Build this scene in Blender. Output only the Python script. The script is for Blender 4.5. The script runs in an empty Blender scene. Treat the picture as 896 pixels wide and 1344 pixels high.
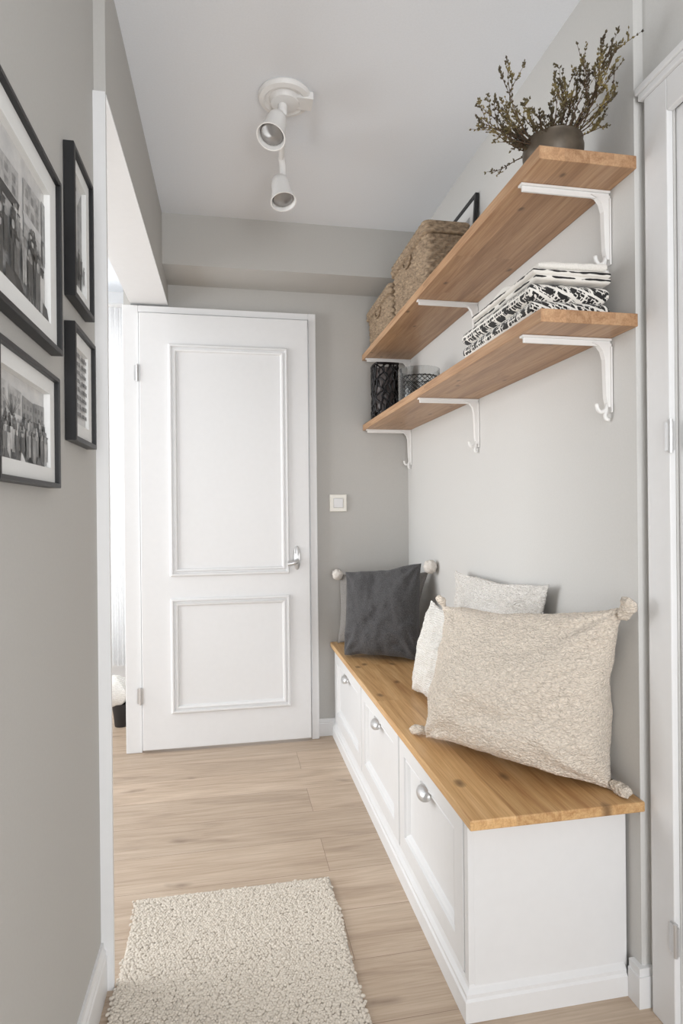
import bpy, bmesh, math, random
import numpy as np
from mathutils import Vector, Matrix, noise
random.seed(7)
C=bpy.context.scene.collection
# ------------------------------------------------------------ helpers
def lin(c):
    return tuple((x/255/12.92 if x/255<=.04045 else ((x/255+.055)/1.055)**2.4) for x in c)+(1,)
class NT:
    def __init__(s,name):
        s.m=bpy.data.materials.new(name);s.m.use_nodes=True
        s.t=s.m.node_tree;s.b=s.t.nodes['Principled BSDF'];s.out=s.t.nodes['Material Output']
    def n(s,typ,**kw):
        nd=s.t.nodes.new(typ)
        for k,v in kw.items():
            if k.startswith('_'): setattr(nd,k[1:],v)
        for k,v in kw.items():
            if not k.startswith('_'): nd.inputs[k.replace('_',' ')].default_value=v
        return nd
    def l(s,a,b): s.t.links.new(a,b)
    def coord(s,scale=(1,1,1),rot=(0,0,0),loc=(0,0,0)):
        tc=s.n('ShaderNodeTexCoord');mp=s.n('ShaderNodeMapping')
        mp.inputs['Scale'].default_value=scale;mp.inputs['Rotation'].default_value=rot;mp.inputs['Location'].default_value=loc
        s.l(tc.outputs['Object'],mp.inputs['Vector']);return mp.outputs['Vector']
    def ramp(s,fac,stops):
        r=s.n('ShaderNodeValToRGB');e=r.color_ramp.elements
        while len(e)<len(stops): e.new(.5)
        for i,(p,c) in enumerate(stops): e[i].position=p;e[i].color=c
        s.l(fac,r.inputs['Fac']);return r.outputs['Color']
    def mix(s,fac,a,b,mode='MIX'):
        m=s.n('ShaderNodeMix',_data_type='RGBA',_blend_type=mode)
        for sock,v in ((m.inputs[0],fac),(m.inputs[6],a),(m.inputs[7],b)):
            if isinstance(v,(float,int)): sock.default_value=v
            elif isinstance(v,tuple): sock.default_value=v
            else: s.l(v,sock)
        return m.outputs[2]
    def bump(s,h,strength=.3,dist=.002,prev=None):
        b=s.n('ShaderNodeBump',Strength=strength,Distance=dist);s.l(h,b.inputs['Height'])
        if prev is not None: s.l(prev,b.inputs['Normal'])
        s.l(b.outputs['Normal'],s.b.inputs['Normal']);return b.outputs['Normal']
def simple(name,col,rough=.5,metal=0,nscale=60,nstr=.05,var=.03,dist=.001,spec=None):
    t=NT(name);c=lin(col)
    t.b.inputs['Roughness'].default_value=rough;t.b.inputs['Metallic'].default_value=metal
    if spec is not None: t.b.inputs['Specular IOR Level'].default_value=spec
    v=t.coord();nz=t.n('ShaderNodeTexNoise',Scale=nscale,Detail=3.0);t.l(v,nz.inputs['Vector'])
    d=tuple(max(0,x*(1-var)) for x in c[:3])+(1,);e=tuple(min(1,x*(1+var)) for x in c[:3])+(1,)
    t.l(t.ramp(nz.outputs['Fac'],[(.3,d),(.7,e)]),t.b.inputs['Base Color'])
    if nstr>0: t.bump(nz.outputs['Fac'],nstr,dist)
    return t.m
def link(o,parent=None):
    C.objects.link(o)
    if parent is not None: o.parent=parent
    return o
WL={}
def wloc(o): return WL.get(o.name,Vector((0,0,0)))
def mk(name,verts,faces,mat,parent=None,smooth=False,origin=None,bevel=0,segs=2,mats=None,fmat=None,autosmooth=None,recalc=True):
    me=bpy.data.meshes.new(name)
    V=np.array(verts,float)
    if origin is None:
        origin=Vector(((V[:,0].min()+V[:,0].max())/2,(V[:,1].min()+V[:,1].max())/2,V[:,2].min()))
    origin=Vector(origin)
    V=V-np.array(origin)
    me.from_pydata(V.tolist(),[],faces)
    for m in (mats or [mat]): me.materials.append(m)
    if fmat is not None: me.polygons.foreach_set('material_index',fmat)
    if recalc:
        bm=bmesh.new();bm.from_mesh(me)
        bmesh.ops.recalc_face_normals(bm,faces=bm.faces)
        if bevel>0: bmesh.ops.bevel(bm,geom=list(bm.edges),offset=bevel,segments=segs,affect='EDGES',profile=.5)
        bm.to_mesh(me);bm.free()
    if smooth: me.polygons.foreach_set('use_smooth',[True]*len(me.polygons))
    if autosmooth: me.set_sharp_from_angle(angle=math.radians(autosmooth))
    o=bpy.data.objects.new(name,me)
    o.location=origin-(wloc(parent) if parent is not None else Vector((0,0,0)))
    link(o,parent);WL[o.name]=origin
    return o
def boxvf(x0,x1,y0,y1,z0,z1):
    v=[(x0,y0,z0),(x1,y0,z0),(x1,y1,z0),(x0,y1,z0),(x0,y0,z1),(x1,y0,z1),(x1,y1,z1),(x0,y1,z1)]
    f=[(0,3,2,1),(4,5,6,7),(0,1,5,4),(1,2,6,5),(2,3,7,6),(3,0,4,7)]
    return v,f
def boxes(name,bl,mat,parent=None,bevel=0,**k):
    V=[];F=[]
    for b in bl:
        v,f=boxvf(*b);n=len(V);V+=v;F+=[tuple(i+n for i in q) for q in f]
    return mk(name,V,F,mat,parent,bevel=bevel,**k)
def empty(name,loc):
    e=bpy.data.objects.new(name,None);e.location=loc;e.empty_display_size=.05;link(e);WL[e.name]=Vector(loc);return e
def ringvf(u0,u1,v0,v1,prof,fn,cap=False):
    V=[];F=[]
    for ins,h in prof:
        for u,v in ((u0+ins,v0+ins),(u1-ins,v0+ins),(u1-ins,v1-ins),(u0+ins,v1-ins)): V.append(fn(u,v,h))
    for i in range(len(prof)-1):
        for k in range(4):
            a=i*4+k;b=i*4+(k+1)%4;F.append((a,b,b+4,a+4))
    if cap: n=(len(prof)-1)*4;F.append((n,n+1,n+2,n+3))
    return V,F
def join(parts):
    V=[];F=[]
    for v,f in parts:
        n=len(V);V+=list(v);F+=[tuple(i+n for i in q) for q in f]
    return V,F
def lathe(cx,cy,cz,prof,seg=32):
    V=[];F=[]
    for r,h in prof:
        for k in range(seg):
            a=2*math.pi*k/seg;V.append((r*math.cos(a),r*math.sin(a),h))
    for i in range(len(prof)-1):
        for k in range(seg):
            a=i*seg+k;b=i*seg+(k+1)%seg;F.append((a,b,b+seg,a+seg))
    F.append(tuple(range(seg))[::-1]);n=(len(prof)-1)*seg;F.append(tuple(range(n,n+seg)))
    return V,F
def xf(vf,M):
    v,f=vf;return [tuple(M@Vector(p)) for p in v],f
def T(x,y,z): return Matrix.Translation((x,y,z))
def align(d):
    return Vector(d).normalized().to_track_quat('Z','Y').to_matrix().to_4x4()
def tube(pts,r,seg=8):
    V=[];F=[];n=len(pts);P=[Vector(p) for p in pts]
    R=r if isinstance(r,(list,tuple)) else [r]*n
    up=Vector((.13,.21,.97))
    for i,p in enumerate(P):
        t=(P[min(i+1,n-1)]-P[max(i-1,0)]).normalized()
        a=t.cross(up)
        if a.length<.1: a=t.cross(Vector((1,0,0)))
        a.normalize();b=t.cross(a)
        for k in range(seg):
            an=2*math.pi*k/seg;V.append(tuple(p+R[i]*(math.cos(an)*a+math.sin(an)*b)))
    for i in range(n-1):
        for k in range(seg):
            x=i*seg+k;y=i*seg+(k+1)%seg;F.append((x,y,y+seg,x+seg))
    F.append(tuple(range(seg)));F.append(tuple(range((n-1)*seg,n*seg)))
    return V,F
def smoothpts(P,k=5):
    P=[Vector(p) for p in P];out=[]
    for i in range(len(P)-1):
        p0=P[max(i-1,0)];p1=P[i];p2=P[i+1];p3=P[min(i+2,len(P)-1)]
        for j in range(k):
            t=j/k;out.append(.5*((2*p1)+(p2-p0)*t+(2*p0-5*p1+4*p2-p3)*t*t+(3*p1-p0-3*p2+p3)*t**3))
    out.append(P[-1]);return out
def tag(o,label,cat,group=None,kind=None):
    o['label']=label;o['category']=cat
    if group:o['group']=group
    if kind:o['kind']=kind
def st(o): o['kind']='structure';return o

# ------------------------------------------------------------ materials
def wallmat(name,col,var=.015):
    return simple(name,col,.75,0,180,.12,var,.0006,.25)
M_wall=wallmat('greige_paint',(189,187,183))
M_wallR=wallmat('greige_paint_lit',(207,206,203))  # lit copy of the greige: right wall's stronger light put into the colour
M_ceil=wallmat('ceiling_white',(231,234,238))
M_white=simple('white_lacquer',(227,227,227),.38,0,40,.02,.008,.0005,.4)
M_whitem=simple('white_metal',(233,232,230),.35,0,80,.02,.01,.0005,.5)
M_chrome=simple('brushed_silver',(208,208,208),.3,.7,90,.02,.03,.0003)
M_black=simple('black_frame_paint',(24,24,26),.4,0,60,.04,.1,.0005)
M_mat=simple('white_mount_board',(226,226,224),.8,0,200,.03,.01,.0003)
def wood(name,c1,c2,c3,staves=.085,length=1.1,seed=0,kd=.12,kl=(0,0)):
    t=NT(name)
    tc=t.n('ShaderNodeTexCoord');sp=t.n('ShaderNodeSeparateXYZ');t.l(tc.outputs['Object'],sp.inputs[0])
    cb=t.n('ShaderNodeCombineXYZ');t.l(sp.outputs[1],cb.inputs[0]);t.l(sp.outputs[0],cb.inputs[1]);cb.inputs[2].default_value=seed
    br=t.n('ShaderNodeTexBrick',Scale=1.0,Mortar_Size=.0005,Brick_Width=length,Row_Height=staves,Bias=0.0)
    br.offset=.37
    br.inputs['Color1'].default_value=(0,0,0,1);br.inputs['Color2'].default_value=(1,1,1,1);br.inputs['Mortar'].default_value=(.3,.3,.3,1)
    t.l(cb.outputs[0],br.inputs['Vector'])
    add=t.n('ShaderNodeVectorMath',_operation='MULTIPLY_ADD');t.l(br.outputs['Color'],add.inputs[0]);add.inputs[1].default_value=(3,7,2);t.l(tc.outputs['Object'],add.inputs[2])
    def nz(sc,scale,det,dist):
        mp=t.n('ShaderNodeMapping');mp.inputs['Scale'].default_value=sc;t.l(add.outputs[0],mp.inputs['Vector'])
        n=t.n('ShaderNodeTexNoise',Scale=scale,Detail=det,Roughness=.6,Distortion=dist);t.l(mp.outputs[0],n.inputs['Vector']);return n.outputs['Fac']
    n1=nz((22,1.3,22),1.6,5.0,.9);n2=nz((110,3,110),2.2,3.0,0.0)
    col=t.ramp(n1,[(.32,lin(c2)),(.5,lin(c1)),(.66,lin(c3))])
    col=t.mix(.35,col,t.ramp(n2,[(.38,lin(c2)),(.62,lin(c3))]))
    tint=t.ramp(br.outputs['Color'],[(0,(.82,.80,.78,1)),(1,(1.04,1.04,1.04,1))])
    col=t.mix(1.0,col,tint,'MULTIPLY')
    nd=t.n('ShaderNodeTexNoise',Scale=22.0,Detail=2.0);t.l(tc.outputs['Object'],nd.inputs['Vector'])
    va=t.n('ShaderNodeVectorMath',_operation='MULTIPLY_ADD');t.l(nd.outputs['Color'],va.inputs[0]);va.inputs[1].default_value=(.012,.03,0);t.l(tc.outputs['Object'],va.inputs[2])
    mk_=t.n('ShaderNodeMapping');mk_.inputs['Scale'].default_value=(5.5,3.4,1);mk_.inputs['Location'].default_value=(seed*1.7+kl[0],seed*2.3+kl[1],0);t.l(va.outputs[0],mk_.inputs['Vector'])
    vo=t.n('ShaderNodeTexVoronoi',_voronoi_dimensions='2D',Scale=1.0,Randomness=1.0);t.l(mk_.outputs[0],vo.inputs['Vector'])
    k=t.ramp(vo.outputs['Distance'],[(.0,(.9,.9,.9,1)),(kd*.45,(.65,.65,.65,1)),(kd,(0,0,0,1))])
    col=t.mix(k,col,lin(tuple(int(x*.60) for x in c2)))
    t.l(col,t.b.inputs['Base Color']);t.b.inputs['Roughness'].default_value=.40
    t.bump(n2,.08,.0006)
    return t.m
M_shelf=wood('shelf_oak',(186,145,108),(154,114,80),(203,166,129),.06,.8,1,.05)
M_shelf2=wood('shelf_oak_lower',(184,143,106),(152,112,78),(201,164,127),.06,.8,3,.05)
M_bench=wood('bench_oak',(209,167,114),(178,131,82),(225,188,138),.105,1.3,2,.085)
def floormat():
    t=NT('floor_oak_planks')
    tc=t.n('ShaderNodeTexCoord')
    mp0=t.n('ShaderNodeMapping');mp0.inputs['Location'].default_value=(.9,.05,0);t.l(tc.outputs['Object'],mp0.inputs['Vector'])
    br=t.n('ShaderNodeTexBrick',Scale=1.0,Mortar_Size=.0008,Brick_Width=2.1,Row_Height=.19,Bias=0.0);br.offset=.43
    br.inputs['Color1'].default_value=(0,0,0,1);br.inputs['Color2'].default_value=(1,1,1,1);br.inputs['Mortar'].default_value=(.5,.5,.5,1)
    t.l(mp0.outputs[0],br.inputs['Vector'])
    add=t.n('ShaderNodeVectorMath',_operation='MULTIPLY_ADD');t.l(br.outputs['Color'],add.inputs[0]);add.inputs[1].default_value=(5,3,2);t.l(tc.outputs['Object'],add.inputs[2])
    def nz(sc,scale,det,dist=0):
        mp=t.n('ShaderNodeMapping');mp.inputs['Scale'].default_value=sc;t.l(add.outputs[0],mp.inputs['Vector'])
        n=t.n('ShaderNodeTexNoise',Scale=scale,Detail=det,Distortion=dist,Roughness=.6);t.l(mp.outputs[0],n.inputs['Vector']);return n.outputs['Fac']
    a=nz((1.0,9,1),1.6,6.0,1.2);b=nz((3,90,1),2.0,4.0)
    col=t.ramp(a,[(.30,lin((160,139,119))),(.48,lin((190,169,147))),(.68,lin((208,189,168)))])
    col=t.mix(.35,col,t.ramp(b,[(.36,lin((164,142,121))),(.64,lin((210,191,171)))]))
    tint=t.ramp(br.outputs['Color'],[(0,(.88,.875,.87,1)),(1,(1.03,1.025,1.02,1))])
    col=t.mix(1.0,col,tint,'MULTIPLY')
    nd=t.n('ShaderNodeTexNoise',Scale=9.0,Detail=2.0);t.l(tc.outputs['Object'],nd.inputs['Vector'])
    va=t.n('ShaderNodeVectorMath',_operation='MULTIPLY_ADD');t.l(nd.outputs['Color'],va.inputs[0]);va.inputs[1].default_value=(.18,.03,0);t.l(tc.outputs['Object'],va.inputs[2])
    mp=t.n('ShaderNodeMapping');mp.inputs['Scale'].default_value=(1.3,4.1,1);mp.inputs['Location'].default_value=(3.4,1.3,0);t.l(va.outputs[0],mp.inputs['Vector'])
    vo=t.n('ShaderNodeTexVoronoi',_voronoi_dimensions='2D',Scale=1.0);t.l(mp.outputs[0],vo.inputs['Vector'])
    k=t.ramp(vo.outputs['Distance'],[(0,(.6,.6,.6,1)),(.025,(.35,.35,.35,1)),(.07,(0,0,0,1))])
    col=t.mix(k,col,lin((112,94,80)))
    col=t.mix(br.outputs['Fac'],col,lin((134,113,96)))
    t.l(col,t.b.inputs['Base Color']);t.b.inputs['Roughness'].default_value=.42
    t.bump(b,.06,.0008);return t.m
M_floor=floormat()
def fabric(name,col,scale=300,strength=.5,dist=.002,var=.1,rough=.95,kind='weave',sheen=.15):
    t=NT(name);v=t.coord();c=lin(col)
    t.b.inputs['Roughness'].default_value=rough;t.b.inputs['Specular IOR Level'].default_value=.12
    t.b.inputs['Sheen Weight'].default_value=sheen
    lo=tuple(x*(1-var*1.8) for x in c[:3])+(1,);hi=tuple(min(1,x*(1+var)) for x in c[:3])+(1,)
    if kind=='boucle':
        nd=t.n('ShaderNodeTexNoise',Scale=scale*.5,Detail=1.0);t.l(v,nd.inputs['Vector'])
        va=t.n('ShaderNodeVectorMath',_operation='MULTIPLY_ADD');t.l(nd.outputs['Color'],va.inputs[0]);va.inputs[1].default_value=(.012,.012,.012);t.l(v,va.inputs[2])
        mp=t.n('ShaderNodeMapping');mp.inputs['Scale'].default_value=(1,1,2.0);t.l(va.outputs[0],mp.inputs['Vector'])
        h=t.n('ShaderNodeTexVoronoi',Scale=scale,Randomness=1.0);t.l(mp.outputs[0],h.inputs['Vector'])
        n0=t.n('ShaderNodeTexNoise',Scale=scale*3,Detail=2.0);t.l(v,n0.inputs['Vector'])
        col_=t.ramp(h.outputs['Distance'],[(.05,hi),(.8,lo)])
        hh=t.n('ShaderNodeMath',_operation='MULTIPLY_ADD');t.l(n0.outputs['Fac'],hh.inputs[0]);hh.inputs[1].default_value=.3
        m2=t.n('ShaderNodeMath',_operation='SUBTRACT');m2.inputs[0].default_value=1;t.l(h.outputs['Distance'],m2.inputs[1]);t.l(m2.outputs[0],hh.inputs[2]);H_=hh.outputs[0]
    else:
        w1=t.n('ShaderNodeTexWave',Scale=scale*.3,Distortion=1.5,Detail=2.0);w1.bands_direction='Z';t.l(v,w1.inputs['Vector'])
        n0=t.n('ShaderNodeTexNoise',Scale=scale,Detail=3.0);t.l(v,n0.inputs['Vector'])
        hh=t.n('ShaderNodeMath',_operation='MULTIPLY_ADD');t.l(w1.outputs['Fac'],hh.inputs[0]);hh.inputs[1].default_value=.5;t.l(n0.outputs['Fac'],hh.inputs[2]);H_=hh.outputs[0]
        col_=t.ramp(n0.outputs['Fac'],[(.3,lo),(.7,hi)])
    t.l(col_,t.b.inputs['Base Color']);t.bump(H_,strength,dist);return t.m
M_dark=fabric('charcoal_linen',(88,87,88),420,.5,.001,.35)
M_gray=fabric('grey_linen',(150,147,144),350,.4,.001,.15)
M_beige=fabric('beige_boucle',(231,219,204),135,.9,.005,.11,kind='boucle')
M_cream=fabric('cream_waffle',(240,236,230),120,1.0,.006,.07,kind='boucle')
M_cream2=fabric('cream_ribbed',(238,235,229),160,.9,.004,.05)
M_pom=fabric('pompom_wool',(232,226,218),200,.6,.003,.08,kind='boucle')
M_rug=fabric('rug_wool',(220,211,198),260,.4,.001,.06,kind='boucle')

# ------------------------------------------------------------ room
XR=.906;YB=2.978;ZC=2.438;XL=-.278;XN=-.305;XI=-.444
st(boxes('floor',[(-2.6,1.1,-1.6,3.75,-.1,0)],M_floor,origin=(0,0,0)))
st(boxes('ceiling',[(-2.6,1.1,-1.6,3.75,ZC,ZC+.1)],M_ceil))
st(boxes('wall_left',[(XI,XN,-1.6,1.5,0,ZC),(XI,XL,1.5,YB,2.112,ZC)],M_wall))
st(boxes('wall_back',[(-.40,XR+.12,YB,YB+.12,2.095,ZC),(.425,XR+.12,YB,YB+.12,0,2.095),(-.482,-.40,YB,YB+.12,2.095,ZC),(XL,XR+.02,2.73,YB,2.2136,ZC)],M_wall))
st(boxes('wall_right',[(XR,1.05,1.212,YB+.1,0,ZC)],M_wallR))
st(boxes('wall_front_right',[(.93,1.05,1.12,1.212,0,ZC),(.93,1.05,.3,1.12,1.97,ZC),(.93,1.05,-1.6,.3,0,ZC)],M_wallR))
st(boxes('wall_partition',[(-.475,-.40,YB+.12,3.75,0,ZC)],M_white))
# side room
st(boxes('wall_far',[(-2.6,-.47,3.75,3.87,2.2,ZC),(-2.6,-1.6,3.75,3.87,0,2.2),(-.52,-.47,3.75,3.87,0,2.2),(-1.6,-.52,3.75,3.87,0,.35)],M_white))
st(boxes('wall_outer',[(-2.72,-2.6,-1.6,3.87,2.2,ZC),(-2.72,-2.6,-1.6,1.0,0,2.2),(-2.72,-2.6,3.2,3.87,0,2.2),(-2.72,-2.6,1.0,3.2,0,.4)],M_white))
def window(name,u0,u1,v0,v1,fn):
    prof=[(0,0),(0,.05),(.05,.05),(.05,0)]
    p=[ringvf(u0,u1,v0,v1,prof,fn),ringvf((u0+u1)/2-.03,(u0+u1)/2+.03,v0,v1,[(0,0),(0,.05),(.029,.05)],fn)]
    V,F=join(p);return st(mk(name,V,F,M_white))
window('window_1',1.0,3.2,.4,2.2,lambda u,v,h:(-2.62-h+.05,u,v))
window('window_2',-1.6,-.52,.35,2.2,lambda u,v,h:(u,3.78+h,v))
st(boxes('trim_1',[(XI-.004,XL+.001,1.488,1.5,0,2.112),(XI-.004,XL+.002,1.5,YB,2.106,2.112)],M_white))
def base_y(x,sgn,y0,y1,h=.115,t=.013):
    pr=[(0,0),(t,0),(t,h*.72),(t*.8,h*.76),(t*.85,h*.82),(t*.5,h*.9),(t*.45,h),(0,h)]
    V=[(x+sgn*a,y0,b) for a,b in pr]+[(x+sgn*a,y1,b) for a,b in pr];n=len(pr)
    F=[(i,(i+1)%n,(i+1)%n+n,i+n) for i in range(n)]+[tuple(range(n)),tuple(range(n,2*n))]
    return V,F
def base_x(y,x0,x1,h,t):
    V,F=base_y(0,1,x0,x1,h,t);return [(b,y-a,c) for a,b,c in V],F
V,F=base_y(XN,1,-1.6,1.488);st(mk('baseboard_left',V,F,M_white))
V,F=base_x(YB,.425,.515,.085,.012);st(mk('baseboard_back',V,F,M_white))
st(boxes('baseboard_right',[(.890,.9065,1.199,1.2385,0,.07),(.893,.9065,1.202,1.2385,.069,.088),(.9064,.929,1.199,1.2125,0,.07),(.9064,.929,1.202,1.2125,.069,.088)],M_white))
# ---- back door
D=empty('door_1',(-.01,2.95,0));st(D)
boxes('door_frame',[(-.482,-.410,2.936,YB+.12,0,2.095),(.390,.427,2.936,YB+.1,0,2.095),(-.410,.390,2.936,YB+.1,2.064,2.095)],M_white,D,bevel=.003)
leaf=boxes('door_leaf',[(-.406,.385,2.920,2.962,.014,2.058)],M_white,D,bevel=.003)
prof=[(0,0),(0,.009),(.005,.014),(.011,.014),(.015,.004),(.021,.004),(.025,.012),(.032,.010),(.036,.001),(.04,.0005)]
fn=lambda u,v,h:(u,2.920-h,v)
for (a,b,c,d) in ((-.274,.285,.823,1.914),(-.274,.285,.18,.719)):
    V,F=ringvf(a,b,c,d,prof,fn);mk('panel_molding',V,F,M_white,leaf)
V,F=join([xf(lathe(0,0,0,[(.0,0),(.019,0),(.0185,.005),(.015,.009),(.0,.010)],24),T(.322,2.920,.897)@Matrix.Scale(3.1,4,(0,0,1))@Matrix.Rotation(math.pi/2,4,'X')),
 tube(smoothpts([(.322,2.92,.885),(.322,2.89,.885),(.318,2.872,.882),(.300,2.866,.876),(.272,2.868,.872)]),[.010]*12+[.011]*9,10)])
h=mk('door_handle',V,F,M_chrome,leaf,smooth=True,autosmooth=40);h['label']='silvery white lever door handle on an oval plate'
for z in (1.775,.27):
    V,F=join([tube([(-.414,2.916,z-.04),(-.414,2.916,z+.04)],.006,10),boxvf(-.428,-.402,2.918,2.926,z-.035,z+.035)])
    mk('hinge',V,F,M_chrome,D)
# ---- right door with casing
D2=empty('door_2',(.94,.7,0));st(D2)
boxes('door_frame',[(.915,.93,1.12,1.19,0,2.03),(.915,.93,.23,.30,0,2.03),(.915,.93,.30,1.12,1.96,2.03),(.907,.93,.22,1.2,2.03,2.045),(.902,.93,.215,1.205,2.045,2.06)],M_white,D2,bevel=.002)
l2=boxes('door_leaf',[(.935,.975,.30,1.118,.01,1.965)],M_white,D2,bevel=.002)
fn=lambda u,v,h:(.935-h,u,v)
for (c,d) in ((.2,.85),(.97,1.85)):
    V,F=ringvf(.42,1.0,c,d,prof,fn);mk('panel_molding',V,F,M_white,l2)
for z in (1.272,.212):
    V,F=join([tube([(.911,1.112,z-.035),(.911,1.112,z+.035)],.005,10),boxvf(.911,.916,1.106,1.13,z-.03,z+.03)])
    mk('hinge',V,F,M_chrome,D2)
# ---- light switch
S=empty('light_switch',(.54,2.977,1.12));tag(S,'square white rocker light switch on the grey wall beside the door','light switch')
fn=lambda u,v,h:(u,2.977-h,v)
V,F=ringvf(.495,.581,1.120,1.206,[(0,0),(0,.008),(.003,.011),(.018,.011),(.018,.006)],fn,True);mk('switch_plate',V,F,simple('switch_cream',(238,235,226),.35),S)
V,F=ringvf(.5145,.5615,1.1395,1.1865,[(0,.006),(0,.013),(.002,.015)],fn,True);mk('switch_rocker',V,F,M_white,S)

# ------------------------------------------------------------ storage bench
B=empty('storage_bench',(.70,2.1,0));tag(B,'white built-in storage bench with oak seat top and three cabinet doors','storage bench')
boxes('cabinet_body',[(.522,.898,1.252,2.972,.05,.444)],M_white,B,bevel=.002)
pr=[(0,0),(0,.045),(.004,.05),(.004,.058),(.012,.066),(.016,.076)]
V=[];F=[]
for i,(ins,z) in enumerate(pr):
    V+=[(.496+ins,2.972,z),(.496+ins,1.2387+ins,z),(.89,1.2387+ins,z)]
n=len(pr)
for i in range(n-1):
    for k in range(2): a=i*3+k;F.append((a,a+1,a+4,a+3))
a=(n-1)*3;V+=[(.89,2.972,.076)];F.append((a,a+1,a+2,len(V)-1))
mk('plinth',V,F,M_white,B)
boxes('seat_top',[(.491,.904,1.192,2.974,.444,.467)],M_bench,B,bevel=.003,origin=(.7,1.19,.446))
boxes('corner_stile',[(.508,.523,1.250,1.272,.076,.443)],M_white,B,bevel=.0015)
bd=[(1.276,1.79),(1.80,2.328),(2.338,2.94)]
fn=lambda u,v,h:(.5215-h,u,v)
dp=[(0,0),(0,.013),(.002,.015),(.052,.015),(.056,.008),(.062,.012),(.068,.008),(.074,.001)]
for y0,y1 in bd:
    V,F=ringvf(y0,y1,.086,.436,dp,fn,True);d=mk('cabinet_door',V,F,M_white,B)
    yc=(y0+y1)/2;zc=.366;Vv=[];Ff=[];nu,nv=18,8
    for i in range(nu+1):
        for j in range(nv+1):
            a=math.pi*i/nu;b=math.pi*(.04+.62*j/nv)
            Vv.append((.508-.025*math.sin(b)*math.sin(a)**.8,yc-.036*math.cos(a),zc+.022*math.cos(b)*math.sin(a)**.6))
    for i in range(nu):
        for j in range(nv):
            q=i*(nv+1)+j;Ff.append((q,q+1,q+nv+2,q+nv+1))
    Vb,Fb=tube([(.508,yc-.036,zc+.017),(.505,yc+.036,zc+.017)],.003,6)
    V,F=join([(Vv,Ff),(Vb,Fb)]);k=mk('handle',V,F,M_chrome,d,smooth=True,autosmooth=50);k['label']='silver cup pull handle'

# ------------------------------------------------------------ shelves and brackets
def shelf(name,z0,mat,label):
    o=boxes(name,[(.669,.9055,1.203,2.975,z0,z0+.029)],mat,bevel=.0015,origin=(.79,1.2,z0));tag(o,label,'shelf',group='oak wall shelves');return o
s1=shelf('wall_shelf',1.529,M_shelf2,'oak wall shelf board carrying folded blankets and vases')
s2=shelf('wall_shelf',1.883,M_shelf,'oak wall shelf board carrying a plant, baskets and frame')
def bracket(y,z):
    e=empty('shelf_bracket',(.9,y,z-.19));w=.009
    X=XR-.001
    boxes('bracket_arm',[(.675,X,y-w,y+w,z-.006,z-.0005),(.68,X,y-.003,y+.003,z-.018,z-.005)],M_whitem,e,bevel=.001)
    pr=[(X-.05,z-.012),(X-.034,z-.018),(X-.024,z-.03),(X-.018,z-.05),(X-.015,z-.14),(X-.010,z-.165)]
    V=[];F=[]
    for px_,pz in pr:
        for yy in (y-.007,y+.007): V.append((px_,yy,pz));V.append((X,yy,pz))
    for i in range(len(pr)-1):
        a=i*4;F+= [(a,a+4,a+6,a+2),(a+1,a+3,a+7,a+5),(a,a+1,a+5,a+4),(a+2,a+6,a+7,a+3)]
    F+=[(0,2,3,1),(len(V)-4,len(V)-3,len(V)-1,len(V)-2)]
    mk('bracket_upright',V,F,M_whitem,e)
    boxes('bracket_plate',[(X-.004,X,y-.011,y+.011,z-.178,z-.02)],M_whitem,e,bevel=.001)
    hk=[tube(smoothpts([(X-.008,y,z-.158),(X-.016,y,z-.172),(X-.026,y,z-.176),(X-.034,y,z-.168),(X-.037,y,z-.156)],3),.0048,8),
        tube(smoothpts([(X-.008,y,z-.155),(X-.014,y,z-.180),(X-.012,y,z-.192),(X-.004,y,z-.194)],3),.0048,8)]
    V,F=join(hk);mk('bracket_hook',V,F,M_whitem,e,smooth=True)
    return e
for z,grp in ((1.529,'lower'),(1.883,'upper')):
    for y in (1.305,2.085,2.92):
        e=bracket(y,z);tag(e,'white metal shelf bracket with coat hook under the '+grp+' shelf','shelf bracket',group='white shelf brackets')

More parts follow.
